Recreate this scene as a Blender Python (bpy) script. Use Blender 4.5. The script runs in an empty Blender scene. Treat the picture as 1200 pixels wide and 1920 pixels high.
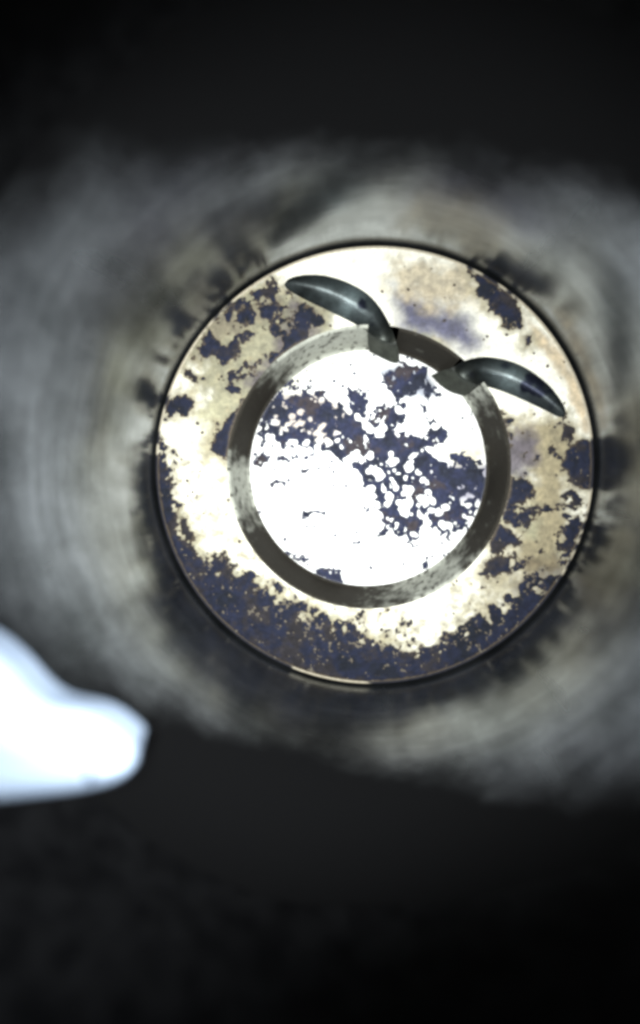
import bpy, math, random
import numpy as np
from mathutils import Matrix, Vector
from mathutils.geometry import delaunay_2d_cdt, tessellate_polygon

MM = 0.001
scn = bpy.context.scene
# ------------------------------------------------------------------ camera
F = 925.0                       # focal length in photo pixels (photo is 1200 wide)
PP = (600.0, 960.0)             # centre of the picture
VP = (686.0, 886.0)             # where the bore axis vanishes: the probe looks down the axis, tilted 7 degrees
H = 90.0                        # probe tip above the piston crown, mm
c = Vector((VP[0]-PP[0], PP[1]-VP[1], -F)).normalized()      # world -Z seen by the camera
cz = -c
cx = (Vector((1, 0, 0)) - cz*cz.x).normalized()
cy = cz.cross(cx)
ROT = Matrix((cx, cy, cz))      # rows: world axes in camera space  -> cam = ROT^T * world
CAMROT = ROT                    # world-from-camera rotation
cd = bpy.data.cameras.new('camera'); cam = bpy.data.objects.new('camera', cd)
scn.collection.objects.link(cam)
cd.sensor_fit = 'HORIZONTAL'; cd.sensor_width = 36; cd.lens = 36*F/1200
cd.clip_start = 0.0005; cd.clip_end = 10
cam.matrix_world = Matrix.Translation((0, 0, H*MM)) @ CAMROT.to_4x4()
cd.dof.use_dof = True; cd.dof.focus_distance = (H+1)*MM; cd.dof.aperture_fstop = 13.0
scn.camera = cam
R3 = np.array(CAMROT)

def px2w(x, y, z=0.0):
    """photo pixel -> point (mm) on the horizontal plane z."""
    d = R3 @ np.array([(x-PP[0])/F, (PP[1]-y)/F, -1.0])
    t = (z-H)/d[2]
    return np.array([d[0]*t, d[1]*t])
def w2px(X, Y, Z):
    v = np.stack([X, Y, Z-H], -1) @ R3            # R3^T * v
    return PP[0]+F*v[..., 0]/-v[..., 2], PP[1]-F*v[..., 1]/-v[..., 2]

# ------------------------------------------------------------------ world, lamps, exposure
w = bpy.data.worlds.new('World'); scn.world = w; w.use_nodes = True
w.node_tree.nodes['Background'].inputs[0].default_value = (0.5, 0.55, 0.6, 1)
w.node_tree.nodes['Background'].inputs[1].default_value = 0.0
scn.view_settings.view_transform = 'Standard'; scn.view_settings.look = 'None'
scn.view_settings.exposure = 0.0; scn.view_settings.gamma = 1.0

def probe_led(x, y, power, tx, ty, cone, blend, colour):
    ld = bpy.data.lights.new('probe_led', 'SPOT'); lo = bpy.data.objects.new('probe_led', ld)
    scn.collection.objects.link(lo)
    ld.energy = power; ld.spot_size = math.radians(cone); ld.spot_blend = blend
    ld.shadow_soft_size = 1.2*MM; ld.color = colour
    loc = cam.matrix_world @ Vector((x*MM, y*MM, 0.0015))
    p = px2w(tx, ty)
    lo.location = loc
    lo.rotation_euler = (Vector((p[0]*MM, p[1]*MM, 0))-loc).to_track_quat('-Z', 'Y').to_euler()
for k in range(4):              # the ring of diodes round the lens
    a = math.radians(45+90*k)
    aim = (330, 1020) if k == 2 else (650, 890)
    probe_led(3.2*math.cos(a), 3.2*math.sin(a), 0.23, *aim, 93, 0.9, (0.97, 1.0, 0.98))

scn.cycles.max_bounces = 6
scn.cycles.use_denoising = True
scn.cycles.pixel_filter_type = 'BLACKMAN_HARRIS'; scn.cycles.filter_width = 3.2

# ------------------------------------------------------------------ helpers
def mat(name):
    m = bpy.data.materials.new(name); m.use_nodes = True
    nt = m.node_tree; return m, nt, nt.nodes, nt.links, nt.nodes['Principled BSDF']
def mesh_obj(name, verts, faces, material, parent=None, smooth=True, colours=None):
    me = bpy.data.meshes.new(name)
    me.from_pydata([tuple(v) for v in np.asarray(verts, float)*MM], [], faces)
    if colours is not None:
        at = me.color_attributes.new('tone', 'FLOAT_COLOR', 'POINT')
        c4 = np.ones((len(verts), 4), np.float32); c4[:, :3] = colours
        at.data.foreach_set('color', c4.ravel())
    me.materials.append(material)
    me.polygons.foreach_set('use_smooth', [smooth]*len(me.polygons))
    me.update()
    o = bpy.data.objects.new(name, me); scn.collection.objects.link(o)
    if parent: o.parent = parent
    return o
def thing(name, label, cat):
    o = bpy.data.objects.new(name, None); scn.collection.objects.link(o)
    o.empty_display_size = 0.01
    o['label'] = label; o['category'] = cat
    return o

rng = np.random.default_rng(7)
def vnoise(x, y, scale, seed):
    """smooth value noise in -1..1"""
    r = np.random.default_rng(seed); L = r.random((128, 128))*2-1
    u = x/scale; v = y/scale
    i = np.floor(u).astype(int); j = np.floor(v).astype(int)
    fu = u-i; fv = v-j
    fu = fu*fu*fu*(fu*(fu*6-15)+10); fv = fv*fv*fv*(fv*(fv*6-15)+10)
    a = L[i % 128, j % 128]; b = L[(i+1) % 128, j % 128]; c_ = L[i % 128, (j+1) % 128]; d = L[(i+1) % 128, (j+1) % 128]
    return (a*(1-fu)+b*fu)*(1-fv)+(c_*(1-fu)+d*fu)*fv
def fbm(x, y, scale, seed, octs=3, gain=0.55):
    s = 0; a = 1; n = 0
    for k in range(octs):
        ca, sa = math.cos(0.6+k), math.sin(0.6+k)
        s = s+a*vnoise(x*ca-y*sa+31*k, x*sa+y*ca+17*k, scale/2**k, seed+k); n += a; a *= gain
    return s/n*1.6
def sdf(poly, x, y):
    """signed distance to a polygon, negative inside"""
    P = np.array(poly, float); d = np.full(x.shape, 1e9); ins = np.zeros(x.shape, bool)
    for k in range(len(P)):
        ax, ay = P[k]; bx, by = P[(k+1) % len(P)]
        ex, ey = bx-ax, by-ay
        t = np.clip(((x-ax)*ex+(y-ay)*ey)/(ex*ex+ey*ey+1e-9), 0, 1)
        d = np.minimum(d, np.hypot(x-ax-t*ex, y-ay-t*ey))
        cond = ((ay > y) != (by > y)) & (x < (bx-ax)*(y-ay)/(by-ay+1e-12)+ax)
        ins ^= cond
    return np.where(ins, -d, d)
def smooth(a, b, x):
    t = np.clip((x-a)/(b-a), 0, 1); return t*t*(3-2*t)

# ------------------------------------------------------------------ layout of the piston top, mm
R_BORE = 40.0; R_PIS = 39.62
BC = px2w(685, 881)                              # bowl centre (slightly off the piston axis)
RB_TOP = 25.1; RB_BOT = 24.2; DB = 10.0          # combustion bowl radii and depth

# valve pocket outlines in the crown, photo pixels: outer arc, inner edge; both run from tip to bowl
POCKETS = [
    dict(o=[(533, 533), (540, 524), (555, 518), (580, 515), (610, 517), (640, 525), (667, 537), (690, 552), (709, 572), (724, 595), (735, 618), (743, 642)],
         oz=[(747, 655, -5.0), (749, 671, -9.0)],
         i=[(533, 533), (537, 541), (552, 551), (572, 562), (595, 573), (620, 585), (645, 597), (668, 609), (689, 621)],
         iz=[(690, 640, -5.0), (692, 659, -9.0)], end=(738, 681)),
    dict(o=[(1058, 783), (1061, 772), (1056, 758), (1045, 741), (1030, 723), (1010, 706), (988, 691), (962, 679), (935, 672), (908, 669), (885, 672), (868, 678), (851, 688)],
         oz=[(826, 696, -5.0), (808, 704, -9.0)],
         i=[(1058, 783), (1045, 781), (1025, 771), (1000, 759), (972, 746), (945, 735), (920, 727), (898, 722)],
         iz=[(884, 732, -5.0), (872, 743, -9.0)], end=(836, 731)),
]
for p in POCKETS:
    p['O'] = [(*px2w(x, y), 0.0) for x, y in p['o']]+[(*px2w(x, y, z), z) for x, y, z in p['oz']]
    p['I'] = [(*px2w(x, y), 0.0) for x, y in p['i']]+[(*px2w(x, y, z), z) for x, y, z in p['iz']]
    n_o, n_i = len(p['o']), len(p['i'])
    p['plan'] = [q[:2] for q in p['O'][:n_o]]+[(BC[0]*0.15+p['O'][n_o-1][0]*0.85, BC[1]*0.15+p['O'][n_o-1][1]*0.85),
                 (BC[0]*0.15+p['I'][n_i-1][0]*0.85, BC[1]*0.15+p['I'][n_i-1][1]*0.85)]+[q[:2] for q in p['I'][:n_i]][::-1][:-1]

def resample(pts, n):
    P = np.array(pts, float)
    # Catmull-Rom through the points, then even spacing
    out = []
    for k in range(len(P)-1):
        p0 = P[max(k-1, 0)]; p1 = P[k]; p2 = P[k+1]; p3 = P[min(k+2, len(P)-1)]
        for t in np.linspace(0, 1, 8, endpoint=False):
            out.append(0.5*((2*p1)+(-p0+p2)*t+(2*p0-5*p1+4*p2-p3)*t*t+(-p0+3*p1-3*p2+p3)*t**3))
    out.append(P[-1]); out = np.array(out)
    s = np.r_[0, np.cumsum(np.linalg.norm(np.diff(out, axis=0), axis=1))]
    u = np.linspace(0, s[-1], n)
    return np.stack([np.interp(u, s, out[:, k]) for k in range(out.shape[1])], -1)

# ------------------------------------------------------------------ soot and stain maps (photo pixels on the piston)
# soot: (polygon, edge roughness px, noise size px, seed)
SOOT_CROWN = [
    ([(296, 795), (308, 850), (317, 905), (330, 955), (348, 1000), (380, 1035), (425, 1060), (465, 1078), (505, 1102), (548, 1128), (590, 1152),
      (640, 1172), (690, 1190), (740, 1212), (790, 1213), (840, 1193), (890, 1168), (930, 1140), (968, 1105), (1000, 1088), (1035, 1085), (1062, 1060),
      (1140, 1060), (1060, 1210), (900, 1310), (700, 1340), (480, 1300), (330, 1150), (260, 1000), (255, 800)], 27, 17, 1),
    ([(322, 745), (350, 735), (362, 752), (357, 775), (335, 782), (306, 778), (303, 752)], 9, 14, 2),
    ([(500, 725), (474, 742), (450, 738), (440, 770), (424, 790), (408, 795), (395, 830), (388, 846), (412, 850), (425, 862), (438, 882), (470, 870), (520, 730)], 10, 16, 3),
    ([(376, 640), (393, 620), (418, 640), (446, 628), (452, 652), (432, 678), (414, 694), (398, 666), (374, 678)], 12, 16, 4),
    ([(428, 602), (450, 586), (476, 598), (462, 612), (440, 611)], 8, 12, 5),
    ([(482, 570), (505, 565), (527, 570), (517, 585), (509, 602), (488, 595)], 7, 12, 6),
    ([(562, 562), (590, 580), (598, 604), (572, 640), (542, 672), (514, 704), (496, 735), (470, 742), (492, 700), (520, 650), (542, 620), (550, 590)], 17, 22, 7),
    ([(1053, 872), (1062, 846), (1084, 825), (1125, 822), (1125, 918), (1087, 916), (1068, 902)], 5, 14, 8),
    ([(912, 872), (932, 850), (950, 880), (968, 896), (992, 904), (1000, 924), (980, 944), (950, 950), (925, 957), (900, 965)], 10, 16, 9),
    ([(918, 985), (945, 990), (966, 1000), (976, 1016), (958, 1026), (940, 1030), (946, 1044), (963, 1040), (955, 1070), (930, 1087), (903, 1076), (912, 1055), (926, 1040), (918, 1010)], 8, 14, 10),
    ([(872, 498), (905, 505), (940, 535), (968, 560), (984, 588), (976, 614), (952, 612), (936, 598), (922, 574), (902, 556), (890, 530)], 12, 16, 11),
    ([(984, 630), (1000, 626), (998, 645), (984, 652)], 6, 9, 12),
    ([(928, 792), (962, 795), (952, 835), (934, 856), (922, 880), (912, 850)], 16, 14, 13),
    ([(1058, 798), (1076, 804), (1070, 834), (1054, 826)], 8, 12, 14),
    ([(738, 628), (790, 630), (832, 655), (850, 684), (820, 720), (745, 670)], 6, 14, 15),
    ([(1062, 935), (1085, 928), (1100, 960), (1088, 1005), (1066, 1040), (1050, 1020), (1066, 980)], 26, 13, 16),
    ([(980, 955), (1060, 945), (1058, 955), (985, 972)], 11, 10, 17),
    ([(505, 530), (530, 545), (520, 560), (480, 565), (470, 550)], 18, 13, 18),
    ([(930, 940), (1000, 960), (990, 990), (925, 985)], 17, 12, 19),
    ([(860, 1090), (930, 1090), (900, 1170), (840, 1180)], 13, 10, 20, -11),
    ([(345, 620), (420, 545), (540, 540), (600, 580), (520, 660), (450, 720), (390, 720), (350, 690)], 24, 26, 21, -10),
    ([(960, 900), (1085, 910), (1085, 1030), (1040, 1080), (960, 1060)], 20, 15, 22, -14),
    ([(930, 790), (1060, 790), (1050, 860), (1010, 910), (940, 900)], 20, 18, 23, -14),
    ([(320, 860), (400, 900), (480, 1040), (420, 1060), (340, 980)], 16, 11, 24, -15),
    ([(560, 1110), (700, 1140), (800, 1190), (700, 1200), (580, 1160)], 18, 11, 25, -12),
]
SOOT_FLOOR = [
    # upper left, mostly closed
    ([(482, 770), (500, 745), (524, 730), (545, 738), (560, 728), (605, 730), (608, 748), (632, 762), (662, 756), (655, 735), (692, 728), (698, 752),
      (690, 790), (690, 830), (672, 850), (640, 862), (600, 840), (560, 835), (535, 845), (515, 830), (488, 850), (478, 820)], 15, 14, 31),
    ([(690, 790), (715, 762), (742, 750), (762, 762), (760, 790), (735, 795), (702, 800)], 11, 13, 32),
    ([(788, 758), (806, 770), (818, 792), (805, 800), (795, 780)], 6, 10, 33),
    # middle
    ([(690, 815), (740, 805), (785, 812), (810, 802), (836, 812), (832, 832), (800, 838), (812, 860), (850, 870), (905, 868), (915, 930), (880, 935), (800, 960), (780, 900), (740, 880), (700, 868), (668, 862)], 12, 14, 34),
    # lower right
    ([(712, 930), (790, 915), (850, 910), (908, 925), (905, 950), (885, 975), (870, 1000), (855, 980), (835, 992), (800, 1000), (772, 1022), (745, 1002), (715, 998), (722, 965), (705, 950)], 15, 14, 35),
    ([(660, 870), (720, 860), (790, 880), (800, 930), (760, 950), (715, 940), (690, 915), (655, 890)], 10, 14, 36),
    ([(480, 850), (545, 850), (600, 855), (560, 862), (520, 868), (482, 872)], 9, 13, 37),
    # loose flakes
    ([(564, 960), (578, 957), (592, 954), (614, 961), (606, 968), (590, 964), (580, 970), (566, 971)], 4, 9, 38),
    ([(507, 905), (516, 899), (534, 902), (535, 913), (528, 905), (516, 906), (510, 915)], 3, 8, 39),
    ([(564, 880), (580, 876), (580, 888), (564, 890)], 4, 8, 40),
    ([(590, 880), (603, 873), (600, 880)], 3, 8, 41),
    ([(680, 965), (695, 944), (692, 960)], 2, 8, 42),
    ([(660, 1016), (675, 1014), (672, 1021), (660, 1021)], 3, 8, 43),
    ([(530, 1030), (552, 1040), (578, 1046), (574, 1056), (550, 1053), (535, 1044)], 8, 10, 44),
    ([(585, 1068), (605, 1062), (635, 1072), (642, 1094), (618, 1096), (600, 1085)], 7, 11, 45),
    ([(800, 1053), (803, 1068), (792, 1068), (794, 1056)], 3, 8, 46),
    ([(704, 686), (722, 700), (736, 692), (750, 676), (800, 694), (816, 728), (828, 742), (802, 742), (788, 730), (762, 748), (735, 735), (720, 712)], 8, 14, 47),
    ([(845, 852), (872, 850), (898, 862), (902, 874), (850, 876)], 14, 12, 48),
    ([(522, 722), (545, 712), (580, 706), (560, 714), (535, 730)], 6, 8, 49),
    ([(825, 1000), (850, 985), (856, 1010), (835, 1016)], 14, 9, 50),
    ([(870, 990), (895, 975), (890, 1000), (870, 1010)], 12, 9, 51),
]
# round bare spots popped out of the soot: (polygon, how many of the spots open)
HOLES_FLOOR = [([(630, 850), (790, 850), (815, 960), (740, 965), (660, 920)], 0.62),
               ([(480, 785), (600, 800), (600, 870), (480, 870)], 0.60),
               ([(740, 930), (900, 925), (890, 1010), (740, 1020)], 0.42),
               ([(680, 740), (840, 760), (840, 850), (690, 860)], 0.16),
               ([(500, 730), (690, 735), (690, 840), (560, 840)], 0.22)]

def soot_field(px, py, items, holes=(), specks=0.0, seed=0, box=(300, 1100, 500, 1280)):
    """> 0 where soot covers the metal, in pixels from the edge"""
    f = np.full(px.shape, -60.0)
    for poly, amp, size, sd, *cap in items:
        P = np.array(poly); m = 45
        sel = (px > P[:, 0].min()-m) & (px < P[:, 0].max()+m) & (py > P[:, 1].min()-m) & (py < P[:, 1].max()+m)
        if not sel.any(): continue
        x, y = px[sel], py[sel]
        g = np.minimum(-sdf(poly, x, y), cap[0] if cap else 99)+amp*fbm(x, y, size, 100+sd*7, 4, 0.6)
        g = np.minimum(g, 14+0*g)
        f[sel] = np.maximum(f[sel], g)
    rs = np.random.default_rng(seed+900)
    for poly, dens in holes:
        P = np.array(poly)
        area = (np.ptp(P[:, 0])*np.ptp(P[:, 1]))
        for k in range(int(area/175*dens)):
            hx = rs.uniform(P[:, 0].min(), P[:, 0].max()); hy = rs.uniform(P[:, 1].min(), P[:, 1].max())
            if sdf(poly, np.array([hx]), np.array([hy]))[0] > 0: continue
            r = rs.uniform(2.0, 7.5); el = rs.uniform(0.55, 1.0); an = rs.uniform(0, math.pi)
            sel = (np.abs(px-hx) < 26) & (np.abs(py-hy) < 26)
            if not sel.any(): continue
            dx, dy = px[sel]-hx, py[sel]-hy
            q = np.hypot((dx*math.cos(an)+dy*math.sin(an))*el, -dx*math.sin(an)+dy*math.cos(an))+3.2*fbm(px[sel], py[sel], 10, 77, 3)
            f[sel] = np.minimum(f[sel], q-r)
    if specks:
        for k in range(int(specks)):
            hx = rs.uniform(box[0], box[1]); hy = rs.uniform(box[2], box[3]); r = rs.uniform(0.8, 3.4)
            sel = (np.abs(px-hx) < 8) & (np.abs(py-hy) < 8)
            if sel.any():
                f[sel] = np.maximum(f[sel], r-np.hypot(px[sel]-hx, py[sel]-hy)+0.8*vnoise(px[sel], py[sel], 4, 5))
    return f

# metal stains: (polygon, colour, softness px, strength)
CREAM = (0.78, 0.76, 0.66)
STAINS = [
    ([(330, 690), (345, 600), (420, 540), (520, 540), (600, 560), (640, 620), (560, 660), (500, 740), (450, 790), (400, 830), (370, 760), (365, 690)], (0.215, 0.200, 0.125), 26, 0.95),
    ([(370, 760), (450, 740), (470, 800), (400, 880), (360, 830)], (0.36, 0.34, 0.22), 30, 0.7),
    ([(560, 560), (600, 590), (560, 660), (490, 740), (470, 720), (520, 640)], (0.070, 0.056, 0.066), 20, 0.92),
    ([(480, 560), (520, 560), (510, 600), (430, 620), (370, 680), (390, 600)], (0.15, 0.115, 0.08), 16, 0.5),
    ([(735, 540), (800, 555), (870, 590), (910, 640), (880, 662), (800, 640), (745, 625)], (0.062, 0.062, 0.110), 30, 0.97, 0.35),
    ([(735, 490), (880, 490), (900, 560), (850, 580), (760, 560), (730, 540)], (0.36, 0.30, 0.20), 24, 0.85),
    ([(955, 790), (1060, 790), (1075, 860), (1060, 960), (1070, 1010), (1040, 1075), (980, 1085), (965, 1020), (1000, 960), (1000, 900), (950, 850)], (0.26, 0.215, 0.120), 20, 0.95),
    ([(925, 800), (1000, 800), (1010, 860), (985, 905), (930, 900)], (0.085, 0.072, 0.088), 24, 0.95, 0.6),
    ([(1000, 1050), (1060, 1050), (1080, 1020), (1050, 1110), (960, 1140), (960, 1100)], (0.10, 0.075, 0.045), 20, 0.8),
    ([(905, 1080), (970, 1090), (930, 1160), (880, 1180), (905, 1130)], (0.30, 0.26, 0.16), 18, 0.8),
    ([(330, 940), (390, 1030), (520, 1100), (640, 1160), (760, 1210), (700, 1210), (480, 1120), (340, 1020)], (0.34, 0.32, 0.20), 14, 0.75),
    ([(990, 600), (1040, 640), (1085, 720), (1110, 800), (1100, 820), (1060, 720), (1010, 650)], (0.46, 0.34, 0.19), 8, 0.75),
    ([(930, 960), (1000, 940), (1010, 1010), (975, 1010), (940, 985)], (0.30, 0.29, 0.19), 12, 0.8),
]
STAINS_FLOOR = [
    ([(500, 740), (600, 735), (680, 800), (600, 830), (520, 800)], (0.30, 0.23, 0.18), 12, 0.75),
    ([(705, 690), (745, 680), (800, 698), (820, 740), (760, 745)], (0.17, 0.19, 0.25), 10, 0.85),
    ([(850, 830), (905, 840), (910, 890), (850, 880)], (0.42, 0.36, 0.22), 14, 0.7),
    ([(810, 870), (912, 875), (908, 935), (820, 925)], (0.16, 0.15, 0.23), 12, 0.8),
    ([(520, 730), (560, 695), (650, 660), (700, 660), (620, 690), (545, 735)], (0.52, 0.50, 0.38), 10, 0.7),
]
def stain_colour(px, py, items, base, seed, halo=None):
    col = np.empty(px.shape+(3,)); col[:] = base
    col *= (1+0.08*fbm(px, py, 30, seed, 3))[..., None]
    for k, (poly, cc, soft, st, *wob) in enumerate(items):
        d = sdf(poly, px, py)+soft*(wob[0] if wob else 0.9)*fbm(px, py, 26, seed+k*11, 4, 0.65)
        wgt = st*(1-smooth(-soft, soft, d))
        grain = 1+0.42*fbm(px, py, 12, seed+k*5+3, 3, 0.8)
        col = col*(1-wgt[..., None])+np.array(cc)*grain[..., None]*wgt[..., None]
    if halo:
        f = soot_field(px, py, halo)+5*fbm(px, py, 14, seed+91, 3, 0.8)
        wgt = (0.75*smooth(-20, -2, f))[..., None]
        tan = np.array((0.30, 0.26, 0.16))*(1+0.4*fbm(px, py, 9, seed+95, 3, 0.8))[..., None]
        col = col*(1-wgt)+np.minimum(col, tan)*wgt
        wgt = (0.9*smooth(-3, 7, f))[..., None]
        col = col*(1-wgt)+np.array((0.085, 0.070, 0.055))*(1+0.5*fbm(px, py, 8, seed+97, 3, 0.8))[..., None]*wgt
    return np.clip(col, 0.01, 0.9)

# ------------------------------------------------------------------ materials
def metal_material(name, metallic, rough, bump):
    m, nt, N, L, b = mat(name)
    at = N.new('ShaderNodeAttribute'); at.attribute_name = 'tone'
    tc = N.new('ShaderNodeTexCoord')
    n1 = N.new('ShaderNodeTexNoise'); n1.inputs['Scale'].default_value = 1500; n1.inputs['Detail'].default_value = 4; n1.inputs['Roughness'].default_value = 0.7
    L.new(tc.outputs['Object'], n1.inputs['Vector'])
    mr = N.new('ShaderNodeMapRange'); mr.inputs['From Min'].default_value = 0.3; mr.inputs['From Max'].default_value = 0.7
    mr.inputs['To Min'].default_value = 0.72; mr.inputs['To Max'].default_value = 1.12
    L.new(n1.outputs['Fac'], mr.inputs['Value'])
    mx = N.new('ShaderNodeVectorMath'); mx.operation = 'SCALE'
    L.new(at.outputs['Color'], mx.inputs[0]); L.new(mr.outputs['Result'], mx.inputs['Scale'])
    L.new(mx.outputs['Vector'], b.inputs['Base Color'])
    b.inputs['Metallic'].default_value = metallic; b.inputs['Roughness'].default_value = rough
    bp = N.new('ShaderNodeBump'); bp.inputs['Strength'].default_value = bump; bp.inputs['Distance'].default_value = 0.0002
    L.new(n1.outputs['Fac'], bp.inputs['Height']); L.new(bp.outputs['Normal'], b.inputs['Normal'])
    return m
M_CROWN = metal_material('crown_aluminium', 0.25, 0.5, 0.25)
M_SOOT = metal_material('soot', 0.0, 0.7, 0.6); M_SOOT.node_tree.nodes['Principled BSDF'].inputs['Specular IOR Level'].default_value = 0.22
M_BOWL = metal_material('bowl_side', 0.0, 0.75, 0.3); M_BOWL.node_tree.nodes['Principled BSDF'].inputs['Specular IOR Level'].default_value = 0.08
M_POCKET = metal_material('sooted_pocket', 0.8, 0.47, 0.3)

# bore wall: honed, slightly oily iron that mirrors the piston top
m, nt, N, L, b = mat('honed_iron')
tc = N.new('ShaderNodeTexCoord')
sep = N.new('ShaderNodeSeparateXYZ'); L.new(tc.outputs['Object'], sep.inputs[0])
at2 = N.new('ShaderNodeMath'); at2.operation = 'ARCTAN2'; L.new(sep.outputs['Y'], at2.inputs[0]); L.new(sep.outputs['X'], at2.inputs[1])
def ringnoise(sa, sz, detail, off=0.0):
    # noise on the unrolled wall; cos/sin keep it seamless round the bore
    co = N.new('ShaderNodeMath'); co.operation = 'COSINE'; L.new(at2.outputs[0], co.inputs[0])
    si = N.new('ShaderNodeMath'); si.operation = 'SINE'; L.new(at2.outputs[0], si.inputs[0])
    cb = N.new('ShaderNodeCombineXYZ'); L.new(co.outputs[0], cb.inputs[0]); L.new(si.outputs[0], cb.inputs[1])
    mz = N.new('ShaderNodeMath'); mz.operation = 'MULTIPLY_ADD'; mz.inputs[1].default_value = sz/sa; mz.inputs[2].default_value = off
    L.new(sep.outputs['Z'], mz.inputs[0]); L.new(mz.outputs[0], cb.inputs[2])
    n = N.new('ShaderNodeTexNoise'); n.inputs['Scale'].default_value = sa; n.inputs['Detail'].default_value = detail; n.inputs['Roughness'].default_value = 0.6
    L.new(cb.outputs[0], n.inputs['Vector']); return n
na = ringnoise(2.2, 420, 4); nb = ringnoise(3.0, 55, 4, 3.0); nc = ringnoise(7.0, 40, 3, 9.0)
cr = N.new('ShaderNodeValToRGB'); L.new(nb.outputs['Fac'], cr.inputs[0])
cr.color_ramp.elements[0].position = 0.34; cr.color_ramp.elements[0].color = (0.058, 0.066, 0.073, 1)
cr.color_ramp.elements[1].position = 0.68; cr.color_ramp.elements[1].color = (0.172, 0.187, 0.206, 1)
ms = N.new('ShaderNodeMapRange'); ms.inputs['From Min'].default_value = 0.35; ms.inputs['From Max'].default_value = 0.65; ms.inputs['To Min'].default_value = 0.85; ms.inputs['To Max'].default_value = 1.12
L.new(na.outputs['Fac'], ms.inputs['Value'])
sc = N.new('ShaderNodeVectorMath'); sc.operation = 'SCALE'; L.new(cr.outputs['Color'], sc.inputs[0]); L.new(ms.outputs['Result'], sc.inputs['Scale'])
L.new(sc.outputs['Vector'], b.inputs['Base Color'])
b.inputs['Metallic'].default_value = 0.9
rr = N.new('ShaderNodeMapRange'); rr.inputs['To Min'].default_value = 0.14; rr.inputs['To Max'].default_value = 0.34
L.new(nc.outputs['Fac'], rr.inputs['Value']); L.new(rr.outputs['Result'], b.inputs['Roughness'])
bp = N.new('ShaderNodeBump'); bp.inputs['Strength'].default_value = 0.12; bp.inputs['Distance'].default_value = 0.0002
L.new(na.outputs['Fac'], bp.inputs['Height']); L.new(bp.outputs['Normal'], b.inputs['Normal'])
# invented dark coating; its edge dips at view top and bottom to blacken them
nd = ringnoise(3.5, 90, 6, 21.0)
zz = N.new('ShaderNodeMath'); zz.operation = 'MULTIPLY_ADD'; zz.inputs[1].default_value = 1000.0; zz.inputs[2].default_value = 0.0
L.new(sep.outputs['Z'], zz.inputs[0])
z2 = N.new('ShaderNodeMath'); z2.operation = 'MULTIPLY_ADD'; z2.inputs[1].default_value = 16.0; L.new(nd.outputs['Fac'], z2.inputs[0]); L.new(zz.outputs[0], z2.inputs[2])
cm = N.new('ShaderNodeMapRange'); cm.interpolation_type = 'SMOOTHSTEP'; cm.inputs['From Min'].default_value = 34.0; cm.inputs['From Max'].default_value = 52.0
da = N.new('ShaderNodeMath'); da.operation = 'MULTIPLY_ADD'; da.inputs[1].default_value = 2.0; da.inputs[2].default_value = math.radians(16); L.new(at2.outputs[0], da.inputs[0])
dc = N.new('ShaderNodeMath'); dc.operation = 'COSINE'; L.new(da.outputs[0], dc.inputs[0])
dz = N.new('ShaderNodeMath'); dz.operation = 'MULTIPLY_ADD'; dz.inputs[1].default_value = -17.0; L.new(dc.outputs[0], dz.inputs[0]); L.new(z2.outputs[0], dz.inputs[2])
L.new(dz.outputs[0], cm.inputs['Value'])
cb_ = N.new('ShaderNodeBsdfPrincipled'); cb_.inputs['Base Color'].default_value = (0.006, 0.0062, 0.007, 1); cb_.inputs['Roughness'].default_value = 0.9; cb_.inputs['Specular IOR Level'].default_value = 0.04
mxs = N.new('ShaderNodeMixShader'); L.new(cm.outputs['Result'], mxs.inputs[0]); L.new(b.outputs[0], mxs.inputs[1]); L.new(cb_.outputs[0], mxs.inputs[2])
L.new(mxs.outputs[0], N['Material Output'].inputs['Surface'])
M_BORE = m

m, nt, N, L, b = mat('invented_dark_coat')  # invented near-black coating that darkens the upper wall
tc = N.new('ShaderNodeTexCoord'); n = N.new('ShaderNodeTexNoise'); n.inputs['Scale'].default_value = 420; n.inputs['Detail'].default_value = 6
L.new(tc.outputs['Object'], n.inputs['Vector'])
cr = N.new('ShaderNodeValToRGB'); L.new(n.outputs['Fac'], cr.inputs[0])
cr.color_ramp.elements[0].position = 0.3; cr.color_ramp.elements[0].color = (0.003, 0.0032, 0.004, 1)
cr.color_ramp.elements[1].position = 0.75; cr.color_ramp.elements[1].color = (0.010, 0.0105, 0.012, 1)
L.new(cr.outputs['Color'], b.inputs['Base Color']); b.inputs['Roughness'].default_value = 0.9; b.inputs['Specular IOR Level'].default_value = 0.04
bp = N.new('ShaderNodeBump'); bp.inputs['Strength'].default_value = 0.6; bp.inputs['Distance'].default_value = 0.0004
L.new(n.outputs['Fac'], bp.inputs['Height']); L.new(bp.outputs['Normal'], b.inputs['Normal'])
M_DARK_COAT = m

m, nt, N, L, b = mat('glare_tone')
tc = N.new('ShaderNodeTexCoord'); n = N.new('ShaderNodeTexNoise'); n.inputs['Scale'].default_value = 300; n.inputs['Detail'].default_value = 5
L.new(tc.outputs['Object'], n.inputs['Vector'])
cr = N.new('ShaderNodeValToRGB'); L.new(n.outputs['Fac'], cr.inputs[0])
cr.color_ramp.elements[0].color = (0.24, 0.31, 0.44, 1); cr.color_ramp.elements[1].color = (0.34, 0.42, 0.55, 1)  # bluish base colour paints the blue fringe of the glare
L.new(cr.outputs['Color'], b.inputs['Base Color']); b.inputs['Roughness'].default_value = 0.7; b.inputs['Metallic'].default_value = 0.0
M_GLARE = m

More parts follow.
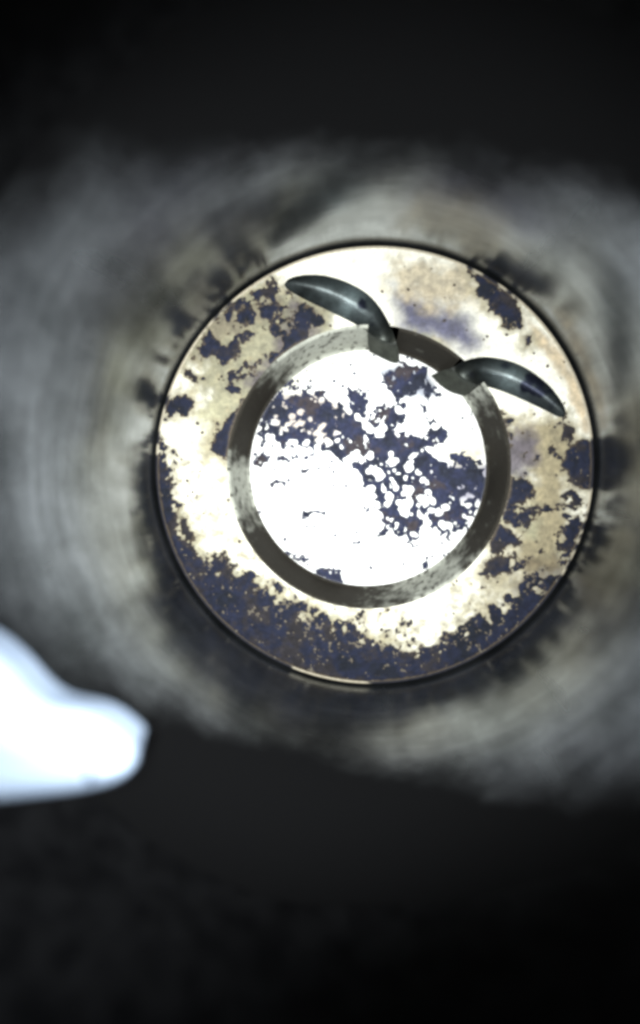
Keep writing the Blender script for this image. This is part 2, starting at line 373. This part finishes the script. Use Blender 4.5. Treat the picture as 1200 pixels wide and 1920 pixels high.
# ------------------------------------------------------------------ engine cylinder
cyl = thing('engine_cylinder', 'grey honed metal cylinder bore surrounding the sooty piston', 'cylinder')
def lathe(name, prof, seg, material, parent, centre=(0, 0), jitter=None, close=False):
    V = []; Fc = []
    n = len(prof)
    for s in range(seg):
        a = 2*math.pi*s/seg
        for k, (r, z) in enumerate(prof):
            if jitter: r, z = jitter(a, k, r, z)
            V.append((centre[0]+r*math.cos(a), centre[1]+r*math.sin(a), z))
    for s in range(seg):
        t = (s+1) % seg
        for k in range(n-1 if not close else n):
            k2 = (k+1) % n
            Fc.append((s*n+k, s*n+k2, t*n+k2, t*n+k))
    return mesh_obj(name, V, Fc, material, parent)
zs = list(np.linspace(-22, 72, 60))
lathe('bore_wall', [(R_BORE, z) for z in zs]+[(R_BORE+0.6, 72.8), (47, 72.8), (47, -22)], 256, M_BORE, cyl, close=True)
Z_DARK_BAND = 47.0  # start of the added sleeve that keeps the upper bore black
def ragged(a, k, r, z):
    if k <= 1:
        z += 0.6*math.sin(3*a+1)+0.4*math.sin(7*a+2.2)+0.2*math.sin(17*a)
    return r, z
lathe('invented_dark_band', [(R_BORE+0.02, Z_DARK_BAND), (R_BORE-0.25, Z_DARK_BAND+0.8), (R_BORE-0.35, Z_DARK_BAND+6), (R_BORE-0.4, 60), (R_BORE-0.35, 71.5), (R_BORE+0.1, 72.6)], 512, M_DARK_COAT, cyl, jitter=ragged)

# made-up lug in place of the white glare at the wall's lower left
zl = 60.0
edge = [(-340, 1075), (-200, 1125), (-120, 1165), (-60, 1200), (-20, 1232), (10, 1262), (38, 1295), (70, 1320), (105, 1330), (140, 1338), (175, 1352), (205, 1372),
        (232, 1396), (248, 1418), (246, 1442), (222, 1462), (170, 1478), (90, 1490), (0, 1500), (-90, 1508), (-200, 1515), (-340, 1520)]
edge += [(-520, 1530), (-520, 1030)]                       # the root of the lug sits in the wall
core = np.array([px2w(x, y, zl) for x, y in edge])
free = resample(core[:-2], 90)
loop_ = np.r_[free, core[-2:]]
tang = np.roll(loop_, -1, 0)-np.roll(loop_, 1, 0); tang /= np.linalg.norm(tang, axis=1)[:, None]
ctr = core.mean(0)
nrm = np.c_[-tang[:, 1], tang[:, 0]]
if np.mean(np.sum(nrm*(ctr-loop_), 1)) < 0: nrm = -nrm
prof = [(1.0, -4.0), (0.35, -1.6), (0.0, -0.5), (0.12, 0.2), (0.5, 0.75), (1.0, 1.2), (1.6, 1.55), (2.3, 1.75)]      # (inset from the edge, height)
nl = len(loop_)
V = np.concatenate([np.c_[loop_+nrm*ins, np.full(nl, zl+dz)] for ins, dz in prof])
Fc = [(k*nl+a, k*nl+(a+1) % nl, (k+1)*nl+(a+1) % nl, (k+1)*nl+a) for k in range(len(prof)-1) for a in range(nl)]
t0 = (len(prof)-1)*nl
cap = tessellate_polygon([[Vector(v) for v in V[t0:]]])
Fc += [tuple(t0+a for a in f_) for f_ in cap]
lug = mesh_obj('glare_lug', V, Fc, M_GLARE, cyl)
for k in range(1, len(cap)+1): lug.data.polygons[len(Fc)-k].use_smooth = False
lug['label'] = 'made-up lug standing in for white glare at the lower left of the wall'

# ------------------------------------------------------------------ piston
pis = thing('piston', 'round piston crown with sunken bowl, mottled with soot and tan stains', 'piston')
pis.location = (0, 0, 0)

def circle(cx_, cy_, r, n): return [(cx_+r*math.cos(2*math.pi*k/n), cy_+r*math.sin(2*math.pi*k/n)) for k in range(n)]
def inpoly(poly, x, y): return sdf(poly, x, y) < 0

PLANS = [[tuple(q) for q in p['plan']] for p in POCKETS]
# dense outline of the part of each pocket that lies in the crown
for p, n_o, n_i in [(p, len(p['o']), len(p['i'])) for p in POCKETS]:
    p['Oc'] = resample(p['O'][:n_o], 70); p['Ic'] = resample(p['I'][:n_i], 70)
PO = []
for p in POCKETS:
    inner_o = p['Oc'][-1, :2]*0.8+BC*0.2; inner_i = p['Ic'][-1, :2]*0.8+BC*0.2
    PO.append([tuple(q) for q in p['Oc'][:, :2]]+[tuple(inner_o), tuple(inner_i)]+[tuple(q) for q in p['Ic'][::-1, :2]][:-1])

def cdt(loops, pts, keep):
    verts = [Vector(p) for p in pts]; edges = []
    for lp in loops:
        s = len(verts); verts += [Vector(p) for p in lp]
        edges += [(s+k, s+(k+1) % len(lp)) for k in range(len(lp))]
    vo, eo, fo, *_ = delaunay_2d_cdt(verts, edges, [], 0, 1e-5)
    vo = np.array([tuple(v) for v in vo]); fo = np.array(fo)
    cen = vo[fo].mean(1)
    ok = keep(cen[:, 0], cen[:, 1])
    fo = fo[ok]; used = np.unique(fo); remap = -np.ones(len(vo), int); remap[used] = np.arange(len(used))
    vo = vo[used]; fo = remap[fo]
    a, b_, c_ = vo[fo[:, 0]], vo[fo[:, 1]], vo[fo[:, 2]]
    cr_ = (b_[:, 0]-a[:, 0])*(c_[:, 1]-a[:, 1])-(b_[:, 1]-a[:, 1])*(c_[:, 0]-a[:, 0])
    fo[cr_ < 0] = fo[cr_ < 0][:, ::-1]
    return vo, fo
RC = R_PIS-0.6           # flat part of the crown; a chamfer follows
RBR = RB_TOP+0.5         # bowl edge
g = np.arange(-40, 40, 0.42); GX, GY = np.meshgrid(g, g)
GX = (GX+rng.uniform(-0.1, 0.1, GX.shape)).ravel(); GY = (GY+rng.uniform(-0.1, 0.1, GY.shape)).ravel()
ok = (np.hypot(GX, GY) < RC-0.25) & (np.hypot(GX-BC[0], GY-BC[1]) > RBR+0.2)
for po in PO: ok &= sdf(po, GX, GY) > 0.12
vo, fo = cdt([circle(0, 0, RC, 300), circle(*BC, RBR, 260)]+PO, list(zip(GX[ok], GY[ok])),
             lambda x, y: (np.hypot(x, y) < RC) & (np.hypot(x-BC[0], y-BC[1]) > RBR*0.9999) & ~inpoly(PO[0], x, y) & ~inpoly(PO[1], x, y))
px, py = w2px(vo[:, 0], vo[:, 1], np.zeros(len(vo)))
crown = mesh_obj('crown', np.c_[vo, np.zeros(len(vo))], fo.tolist(), M_CROWN, pis, colours=stain_colour(px, py, STAINS, CREAM, 300, SOOT_CROWN))

# chamfered rim and top land
def lathe_c(name, prof, seg, material, parent, centre, colfun, keep=None):
    V = []; Fc = []; n = len(prof)
    for s in range(seg):
        a = 2*math.pi*s/seg
        for r, z in prof: V.append((centre[0]+r*math.cos(a), centre[1]+r*math.sin(a), z))
    V = np.array(V)
    for s in range(seg):
        t = (s+1) % seg
        for k in range(n-1):
            f_ = (s*n+k, s*n+k+1, t*n+k+1, t*n+k)
            if keep is None or keep(V[list(f_)].mean(0)): Fc.append(f_)
    return mesh_obj(name, V, Fc, material, parent, colours=colfun(V))
def land_col(V):
    px, py = w2px(V[:, 0], V[:, 1], V[:, 2])
    s = smooth(-3, 3, soot_field(px, py, SOOT_CROWN)+8*fbm(px, py, 16, 55, 3))
    painted_glint = smooth(6, -4, np.abs(px-620)-62+14*fbm(px, py, 18, 57, 3))*(py > 1200)  # lighter colour paints a glint on the lower chamfer
    s = s*(1-painted_glint)
    metal = np.array((0.62, 0.55, 0.42)); dark = np.array((0.028, 0.028, 0.038))
    col = metal*(1-s[:, None])+dark*s[:, None]
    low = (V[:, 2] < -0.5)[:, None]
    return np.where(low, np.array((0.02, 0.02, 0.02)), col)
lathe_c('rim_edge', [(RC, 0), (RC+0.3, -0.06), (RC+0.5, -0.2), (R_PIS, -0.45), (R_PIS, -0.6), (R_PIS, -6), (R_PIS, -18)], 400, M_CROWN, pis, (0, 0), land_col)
lathe('compression_ring', [(R_PIS-0.5, -6.5), (R_BORE-0.03, -6.5), (R_BORE-0.03, -8.0), (R_PIS-0.5, -8.0)], 200, M_BORE, pis, close=True)

# bowl: steep wall and flat floor
ANG = [(-180, .3), (-170, .15), (-158, .6), (-140, 1.0), (-100, .95), (-70, .5), (-50, .35), (-38, .75), (-20, .9), (0, .95), (20, .8), (38, .35), (46, .3), (50, .95), (85, .9), (92, .15), (110, .2), (125, .45), (138, .75), (150, 1.0), (166, 1.0), (176, .55), (180, .3)]
def bowl_col(V):
    ang = np.degrees(np.arctan2(V[:, 1]-BC[1], V[:, 0]-BC[0]))
    d = np.interp(ang, [a for a, _ in ANG], [v for _, v in ANG])
    u = ang*4.3; v_ = V[:, 2]*9
    s = np.clip(d+0.22*fbm(u, v_, 22, 61, 4, 0.7), 0, 1); s = smooth(0.28, 0.8, s)
    sp = smooth(0.62, 0.8, fbm(u, v_*1.2, 10, 71, 2)); s = np.maximum(s, 0.8*sp)
    metal = np.array((0.40, 0.41, 0.36))*(1+0.10*fbm(u, v_, 18, 81, 3))[:, None]
    brown = np.array((0.030, 0.027, 0.022))
    return np.clip(metal*(1-s[:, None])+brown*s[:, None], 0.01, 0.9)
def angof(q): return math.atan2(q[1]-BC[1], q[0]-BC[0])
OPEN = []
for p in POCKETS:
    a0, a1 = angof(p['Oc'][-1]), angof(p['Ic'][-1])
    OPEN.append((min(a0, a1), max(a0, a1)))
def keep_bowl(q):
    a = angof(q)
    return not any(lo < a < hi and q[2] > -8.6 for lo, hi in OPEN)
prof = [(RBR, 0), (RB_TOP+0.28, -0.05), (RB_TOP+0.1, -0.16), (RB_TOP, -0.3)]+[(RB_TOP+(RB_BOT-RB_TOP)*k/14, -0.3-(DB-0.9)*k/14) for k in range(1, 15)]+[(RB_BOT-0.12, -DB+0.25), (RB_BOT-0.45, -DB+0.04), (RB_BOT-0.6, -DB)]
lathe_c('bowl_wall', prof, 520, M_BOWL, pis, BC, bowl_col, keep_bowl)
RF = RB_BOT-0.6
ok = np.hypot(GX-BC[0], GY-BC[1]) < RF-0.25
vo, fo = cdt([circle(*BC, RF, 260)], list(zip(GX[ok], GY[ok])), lambda x, y: np.hypot(x-BC[0], y-BC[1]) < RF)
px, py = w2px(vo[:, 0], vo[:, 1], np.full(len(vo), -DB))
floor = mesh_obj('bowl_floor', np.c_[vo, np.full(len(vo), -DB)], fo.tolist(), M_CROWN, pis, colours=stain_colour(px, py, STAINS_FLOOR, (0.82, 0.82, 0.80), 500))

# soot crusts: real raised layers with torn edges, cut out by marching squares
def crust(name, x0, x1, y0, y1, step, z, field, colfun, parent, thick, label, edge_col):
    X, Y = np.meshgrid(np.arange(x0, x1, step), np.arange(y0, y1, step), indexing='ij')
    px, py = w2px(X, Y, np.full(X.shape, z))
    f = field(X, Y, px, py)
    ny = f.shape[1]; ins = f > 0
    vid = -np.ones(f.shape, int); vid[ins] = np.arange(ins.sum())
    verts = [np.stack([X[ins], Y[ins], z+0.015+thick*smooth(0, 6, f[ins])], -1)]
    cnt = int(ins.sum())
    A, B, C_, D = ins[:-1, :-1], ins[1:, :-1], ins[1:, 1:], ins[:-1, 1:]
    full = A & B & C_ & D
    i, j = np.nonzero(full)
    faces = np.stack([vid[i, j], vid[i+1, j], vid[i+1, j+1], vid[i, j+1]], -1).tolist()
    part = (A | B | C_ | D) & ~full
    extra = []; em = {}
    for i, j in zip(*np.nonzero(part)):
        cs = [(i, j), (i+1, j), (i+1, j+1), (i, j+1)]
        poly = []
        for k in range(4):
            a, b_ = cs[k], cs[(k+1) % 4]
            if ins[a]: poly.append(vid[a])
            if ins[a] != ins[b_]:
                key = (a, b_) if a < b_ else (b_, a)
                if key not in em:
                    t = f[a]/(f[a]-f[b_])
                    em[key] = cnt+len(extra)
                    extra.append((X[a]+(X[b_]-X[a])*t, Y[a]+(Y[b_]-Y[a])*t, z+0.012))
                poly.append(em[key])
        if len(poly) >= 3: faces.append(poly)
    V = np.concatenate(verts+([np.array(extra)] if extra else []))
    px, py = w2px(V[:, 0], V[:, 1], np.full(len(V), z))
    fv = np.r_[f[ins], np.zeros(len(extra))]
    we = (smooth(0, 5.0, fv+1.5*fbm(px, py, 8, 640, 2)))[:, None]
    o = mesh_obj(name, V, faces, M_SOOT, parent, colours=colfun(px, py)*we+np.array(edge_col)*(1-we))
    o['kind'] = 'stuff'
    if label: o['label'] = label
    return o
def soot_tone(px, py, seed):
    n = fbm(px, py, 40, seed, 4, 0.6); n2 = fbm(px, py, 9, seed+9, 3, 0.7)
    navy = np.array((0.017, 0.020, 0.040)); brown = np.array((0.036, 0.028, 0.028)); dark = np.array((0.012, 0.014, 0.022))
    wb = smooth(0.05, 0.7, n)[:, None]; wd = smooth(0.0, 0.7, -n)[:, None]
    col = navy*(1-wb)+brown*wb; col = col*(1-wd)+dark*wd
    return col*(1+0.35*n2)[:, None]
def f_crown(X, Y, px, py):
    f = soot_field(px, py, SOOT_CROWN, specks=260, seed=3)
    # grains of bare metal showing through the lower crust
    zone = sdf([(380, 1020), (560, 1080), (660, 1140), (760, 1190), (900, 1140), (980, 1090), (1040, 1090), (960, 1180), (760, 1240), (560, 1200), (440, 1130), (360, 1060)], px, py)
    gr = fbm(px, py, 11, 412, 3, 0.8)-0.62-0.55*smooth(-10, 45, zone)
    f = np.where(gr > 0, np.minimum(f, -gr*10), f)
    f = np.where(fbm(px, py, 12, 433, 3, 0.85) > 0.8, -1.0, f)
    lim = np.minimum(RC-0.02-np.hypot(X, Y), np.hypot(X-BC[0], Y-BC[1])-RBR-0.02)*10
    f = np.minimum(f, lim)
    for po in PO:
        P = np.array(po); sel = (X > P[:, 0].min()-1) & (X < P[:, 0].max()+1) & (Y > P[:, 1].min()-1) & (Y < P[:, 1].max()+1)
        f[sel] = np.minimum(f[sel], (sdf(po, X[sel], Y[sel])-0.05)*10)
    return f
crust('soot_crust', -R_PIS, R_PIS, -R_PIS, R_PIS, 0.13, 0.0, f_crown, lambda x, y: soot_tone(x, y, 210)*np.array((0.55, 0.62, 0.74)), crown, 0.10, 'dark soot crust around the crown edge', (0.075, 0.058, 0.040))
def f_floor(X, Y, px, py):
    f = soot_field(px, py, SOOT_FLOOR, HOLES_FLOOR, specks=300, seed=5, box=(470, 905, 665, 1100))
    f = np.where(fbm(px, py, 13, 533, 3, 0.8) > 0.7, np.minimum(f, -1.0), f)
    return np.minimum(f, (RF-0.02-np.hypot(X-BC[0], Y-BC[1]))*10)
crust('soot_flakes', BC[0]-RF, BC[0]+RF, BC[1]-RF, BC[1]+RF, 0.11, -DB, f_floor, lambda x, y: soot_tone(x, y, 230)*np.array((1.35, 1.4, 1.6)), floor, 0.10, 'torn blue black soot flakes on the bright bowl floor', (0.045, 0.050, 0.085))

# valve pockets: two scooped crescents that run out into the bowl
for p in POCKETS:
    n_s, n_t = 90, 22
    n_o, n_i = len(p['o']), len(p['i'])
    Oc = np.r_[resample(p['O'][:n_o], 70), resample(p['O'][n_o-1:], 21)[1:]]
    Ic = np.r_[resample(p['I'][:n_i], 70), resample(p['I'][n_i-1:], 21)[1:]]
    V = []; Fc = []; col = []
    endp = np.array([*px2w(*p['end'], -9.2), -9.2])
    for s in range(n_s):
        u = min(s/69, 1.0); tail = max(0, (s-69)/20)
        wdt = np.linalg.norm(Oc[s]-Ic[s])
        dep = 0.60*wdt*(1-smooth(0.0, 1.0, np.array((s-45)/44.0)))
        for t_ in range(n_t):
            t = t_/(n_t-1)
            q = Oc[s]*(1-t)+Ic[s]*t
            tt = t**0.62
            gq = math.sin(math.pi*tt)**0.8 if 0 < t_ < n_t-1 else 0.0
            q = q.copy(); q[2] -= dep*gq
            bul = math.sin(math.pi*t)*tail
            q += (endp-(Oc[-1]+Ic[-1])/2)*bul*np.array((1, 1, 0))
            V.append(q)
            nn = 0.0
            col.append(tuple(np.array((0.075, 0.088, 0.090))*(1-0.8*max(0.0, (s-50)/40.0)**0.7)*(1+1.5*math.exp(-((s-38)/12.0)**2))*(0.55+0.6*min(1, t*2))))  # lighter colour partway along the scoop paints its highlight
    V = np.array(V)
    Z = V[:, 2].reshape(n_s, n_t); S = Z.copy()
    for _ in range(60):                       # run the scoop smoothly out into the bowl
        S[1:-1] = 0.25*S[:-2]+0.5*S[1:-1]+0.25*S[2:]; S[:, 0] = Z[:, 0]; S[:, -1] = Z[:, -1]
    wt = np.sin(np.pi*np.linspace(0, 1, n_t))**0.5
    V[:, 2] = (Z*(1-wt)+S*wt).ravel()
    for s in range(n_s-1):
        for t_ in range(n_t-1):
            a = s*n_t+t_
            Fc.append((a, a+1, a+n_t+1, a+n_t))
    px, py = w2px(V[:, 0], V[:, 1], V[:, 2])
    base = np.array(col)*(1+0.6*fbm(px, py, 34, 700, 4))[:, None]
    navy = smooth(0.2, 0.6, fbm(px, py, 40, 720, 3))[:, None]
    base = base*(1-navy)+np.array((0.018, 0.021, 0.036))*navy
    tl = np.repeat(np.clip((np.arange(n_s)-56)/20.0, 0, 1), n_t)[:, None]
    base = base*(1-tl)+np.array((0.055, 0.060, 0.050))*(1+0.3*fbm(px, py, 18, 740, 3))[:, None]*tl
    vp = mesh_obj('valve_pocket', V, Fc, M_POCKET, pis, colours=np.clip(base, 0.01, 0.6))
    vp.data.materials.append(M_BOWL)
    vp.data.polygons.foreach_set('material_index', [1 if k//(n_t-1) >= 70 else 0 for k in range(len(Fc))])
